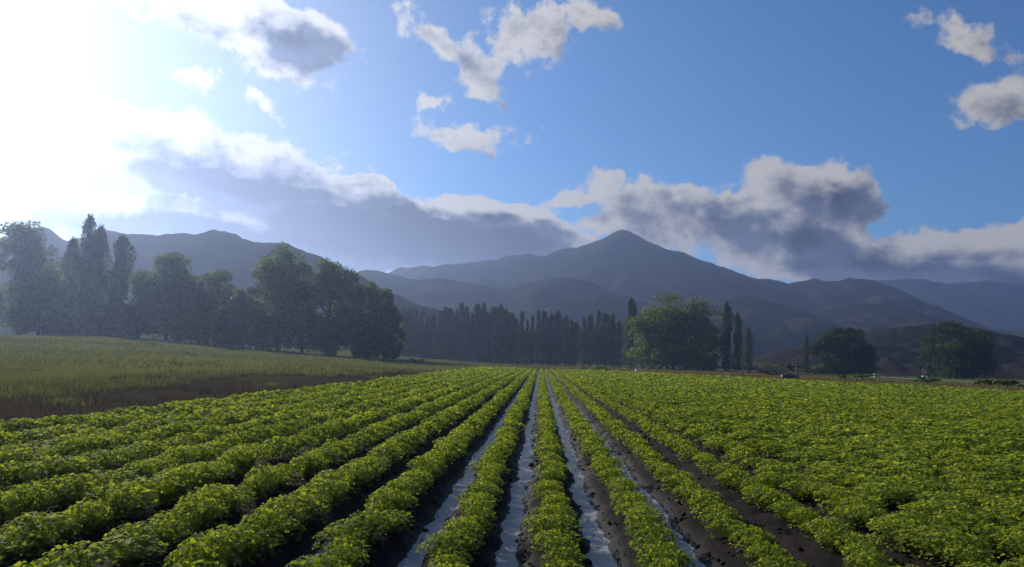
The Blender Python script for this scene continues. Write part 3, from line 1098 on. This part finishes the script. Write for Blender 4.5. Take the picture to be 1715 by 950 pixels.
vg = pts_in(16000, -28, 95, 40, 185, verge, 0.6, 1.3)
v, f, t = scatter(vg, TUF, R3, zg)
g = link('dry_grass', mesh_np('dry_grass', v, [f], M['straw'], t))
tag(g, 'straw coloured dry grass verge beyond the far end of the field', 'grass', kind='stuff')
vg = pts_in(12000, -28, 95, 40, 200, lambda x, y: (y - far_edge(x) > 0.5) & (vnoise(x, y, 0.07, 25) > -0.05), 0.5, 1.0)
v, f, t = scatter(vg, TUF, R3, zg)
g = link('verge_grass', mesh_np('verge_grass', v, [f], M['grass'], t))
tag(g, 'green grass patches on the verge under the far trees', 'grass', kind='stuff')

# dirt track on the right, beyond the field
tp = [(1340, 205), (1450, 165), (1560, 137), (1660, 120), (1760, 108), (1900, 92)]
V = []
pw = [at(px, 620, D) for px, D in tp]
for i, p in enumerate(pw):
    d = (pw[min(i + 1, len(pw) - 1)] - pw[max(i - 1, 0)])
    d.z = 0
    d.normalize()
    n = Vector((-d.y, d.x, 0))
    for s in (-1, 1):
        q = p + n * 1.6 * s
        V.append((q.x, q.y, float(gz(q.x, q.y)) + 0.16))
tag(link('dirt_track', mesh_np('dirt_track', V, [grid_faces(2, len(tp))], M['road'])), kind='structure')


def low_bush(px, D, wpx, hpx, label, mat='tree', seed=0):
    b0 = base_at(px, D)
    t = empty('bush', b0)
    Hc, Wc = hpx * D / F, wpx * D / F
    cm, bl = broad_crown_mesh('foliage', Hc, Wc, Wc * 0.7, 12, 900, M[mat], seed, 0.3, 0.2, 0, 0.0)
    link('foliage', cm, t)
    link('stem', trunk_mesh('stem', Hc, 0.05, bl[::3], M['bark'], 0.2, seed), t)
    return tag(t, label, 'bush')


low_bush(1327, 150, 26, 26, 'small green bush behind the dark trough and post', 'willow', 60)
low_bush(1290, 128, 60, 12, 'low grey-green bush between the two fence posts', 'weed', 61)
low_bush(1440, 110, 90, 12, 'long low dark bush on the verge before the spreading dark tree', 'tree', 62)
low_bush(1545, 104, 55, 12, 'low dark bush below the white block with stakes', 'tree', 63)
low_bush(1690, 92, 60, 14, 'low dark bush at the right edge of the picture', 'tree', 64)
low_bush(1648, 95, 34, 12, 'small green bush left of the bush at the right edge', 'willow', 65)
low_bush(1000, 128, 70, 9, 'long low dark bush at the far end of the middle rows', 'tree', 66)
low_bush(700, 128, 40, 12, 'low dark bush at the far left corner of the crop rows', 'tree', 67)
low_bush(1375, 215, 60, 18, 'dark thicket behind the small bush and post', 'tree', 68)
low_bush(1283, 215, 70, 16, 'dark thicket right of the three poplars', 'tree', 69)


def post(px, ytop, D, label, r=0.09):
    b0 = base_at(px, D)
    Hc = at(px, ytop, D).z - b0.z
    V, Q, T = join_tubes([tube([(0, 0, -0.3), (0, 0, Hc * 0.5), (0.02, 0.01, Hc * 0.96), (0.03, 0.01, Hc)], [r * 1.1, r, r * 0.92, r * 0.7], 7)])
    return tag(link('fence_post', mesh_np('fence_post', V, [Q, T], M['wood']), None, b0), label, 'post')


post(1243, 600, 112, 'thin grey wooden post standing below the three poplars')
post(1335, 603, 100, 'grey wooden post standing beside the dark trough', 0.1)
post(771, 572, 128, 'thin pale pole standing at the left part of the poplar row', 0.07)


def thing_box(name, px, D, label, cat, parts, dz=0.0, rz=0.2):
    b0 = base_at(px, D)
    b0.z += dz
    t = empty(name, b0)
    t.rotation_euler.z = rz
    for nme, boxes, mat in parts:
        link(nme, box_mesh(nme, boxes, M[mat]), t)
    return tag(t, label, cat)


thing_box('trough', 1322, 98, 'dark rectangular trough beside the grey post', 'trough',
          [('tub', [(-1.0, -0.9, -0.35, 0.35, 0, 0.6), (0.9, 1.0, -0.35, 0.35, 0, 0.6), (-0.9, 0.9, -0.35, -0.27, 0, 0.598), (-0.9, 0.9, 0.27, 0.35, 0, 0.598), (-0.9, 0.9, -0.27, 0.27, 0, 0.08)], 'dark_metal')])
thing_box('marker_block', 1068, 127, 'small white block on the verge before the big round tree', 'block',
          [('block', [(-0.3, 0.3, -0.2, 0.2, 0, 0.42)], 'white'), ('cap', [(-0.34, 0.34, -0.24, 0.24, 0.42, 0.5)], 'white')])
thing_box('marker_block', 1468, 135, 'low white block right of the spreading dark tree', 'block',
          [('block', [(-0.5, 0.5, -0.3, 0.3, 0, 0.5)], 'white'), ('cap', [(-0.56, 0.56, -0.36, 0.36, 0.5, 0.6)], 'white')], 0.35)
thing_box('marker_block', 1548, 132, 'white block with dark upright stakes beside the track', 'block',
          [('block', [(-0.4, 0.4, -0.25, 0.25, 0, 0.4)], 'white')] +
          [('stake', [(x - 0.05, x + 0.05, -0.05, 0.05, 0.4, 1.6)], 'wood') for x in (-0.3, 0.0, 0.3)], 0.45)
thing_box('shed', 792, 262, 'small pale shed glimpsed low among the poplars', 'shed',
          [('wall', [(-2.2, 2.2, -1.5, 1.5, 0, 2.0)], 'white'), ('roof', [(-2.5, 2.5, -1.8, 1.8, 2.0, 2.2)], 'white'), ('door', [(-0.5, 0.4, -1.54, -1.502, 0.05, 1.8)], 'wood')], 0.0, 0.0)


# ------------------------------------------------------------------ hazy air
m, b, out = new_mat('hazy_air')
pv = b.n('ShaderNodeVolumePrincipled')
pv.inputs['Color'].default_value = (0.46, 0.61, 1.0, 1)
pv.inputs['Density'].default_value = 0.0005
pv.inputs['Anisotropy'].default_value = 0.69
b.link(pv.outputs[0], out.inputs['Volume'])
hz = link('haze', box_mesh('haze', [(-1700, 1700, -1700, 1700, -2.0, 172)], m))
tag(hz, 'pale blue haze filling the valley air', 'haze', kind='stuff')
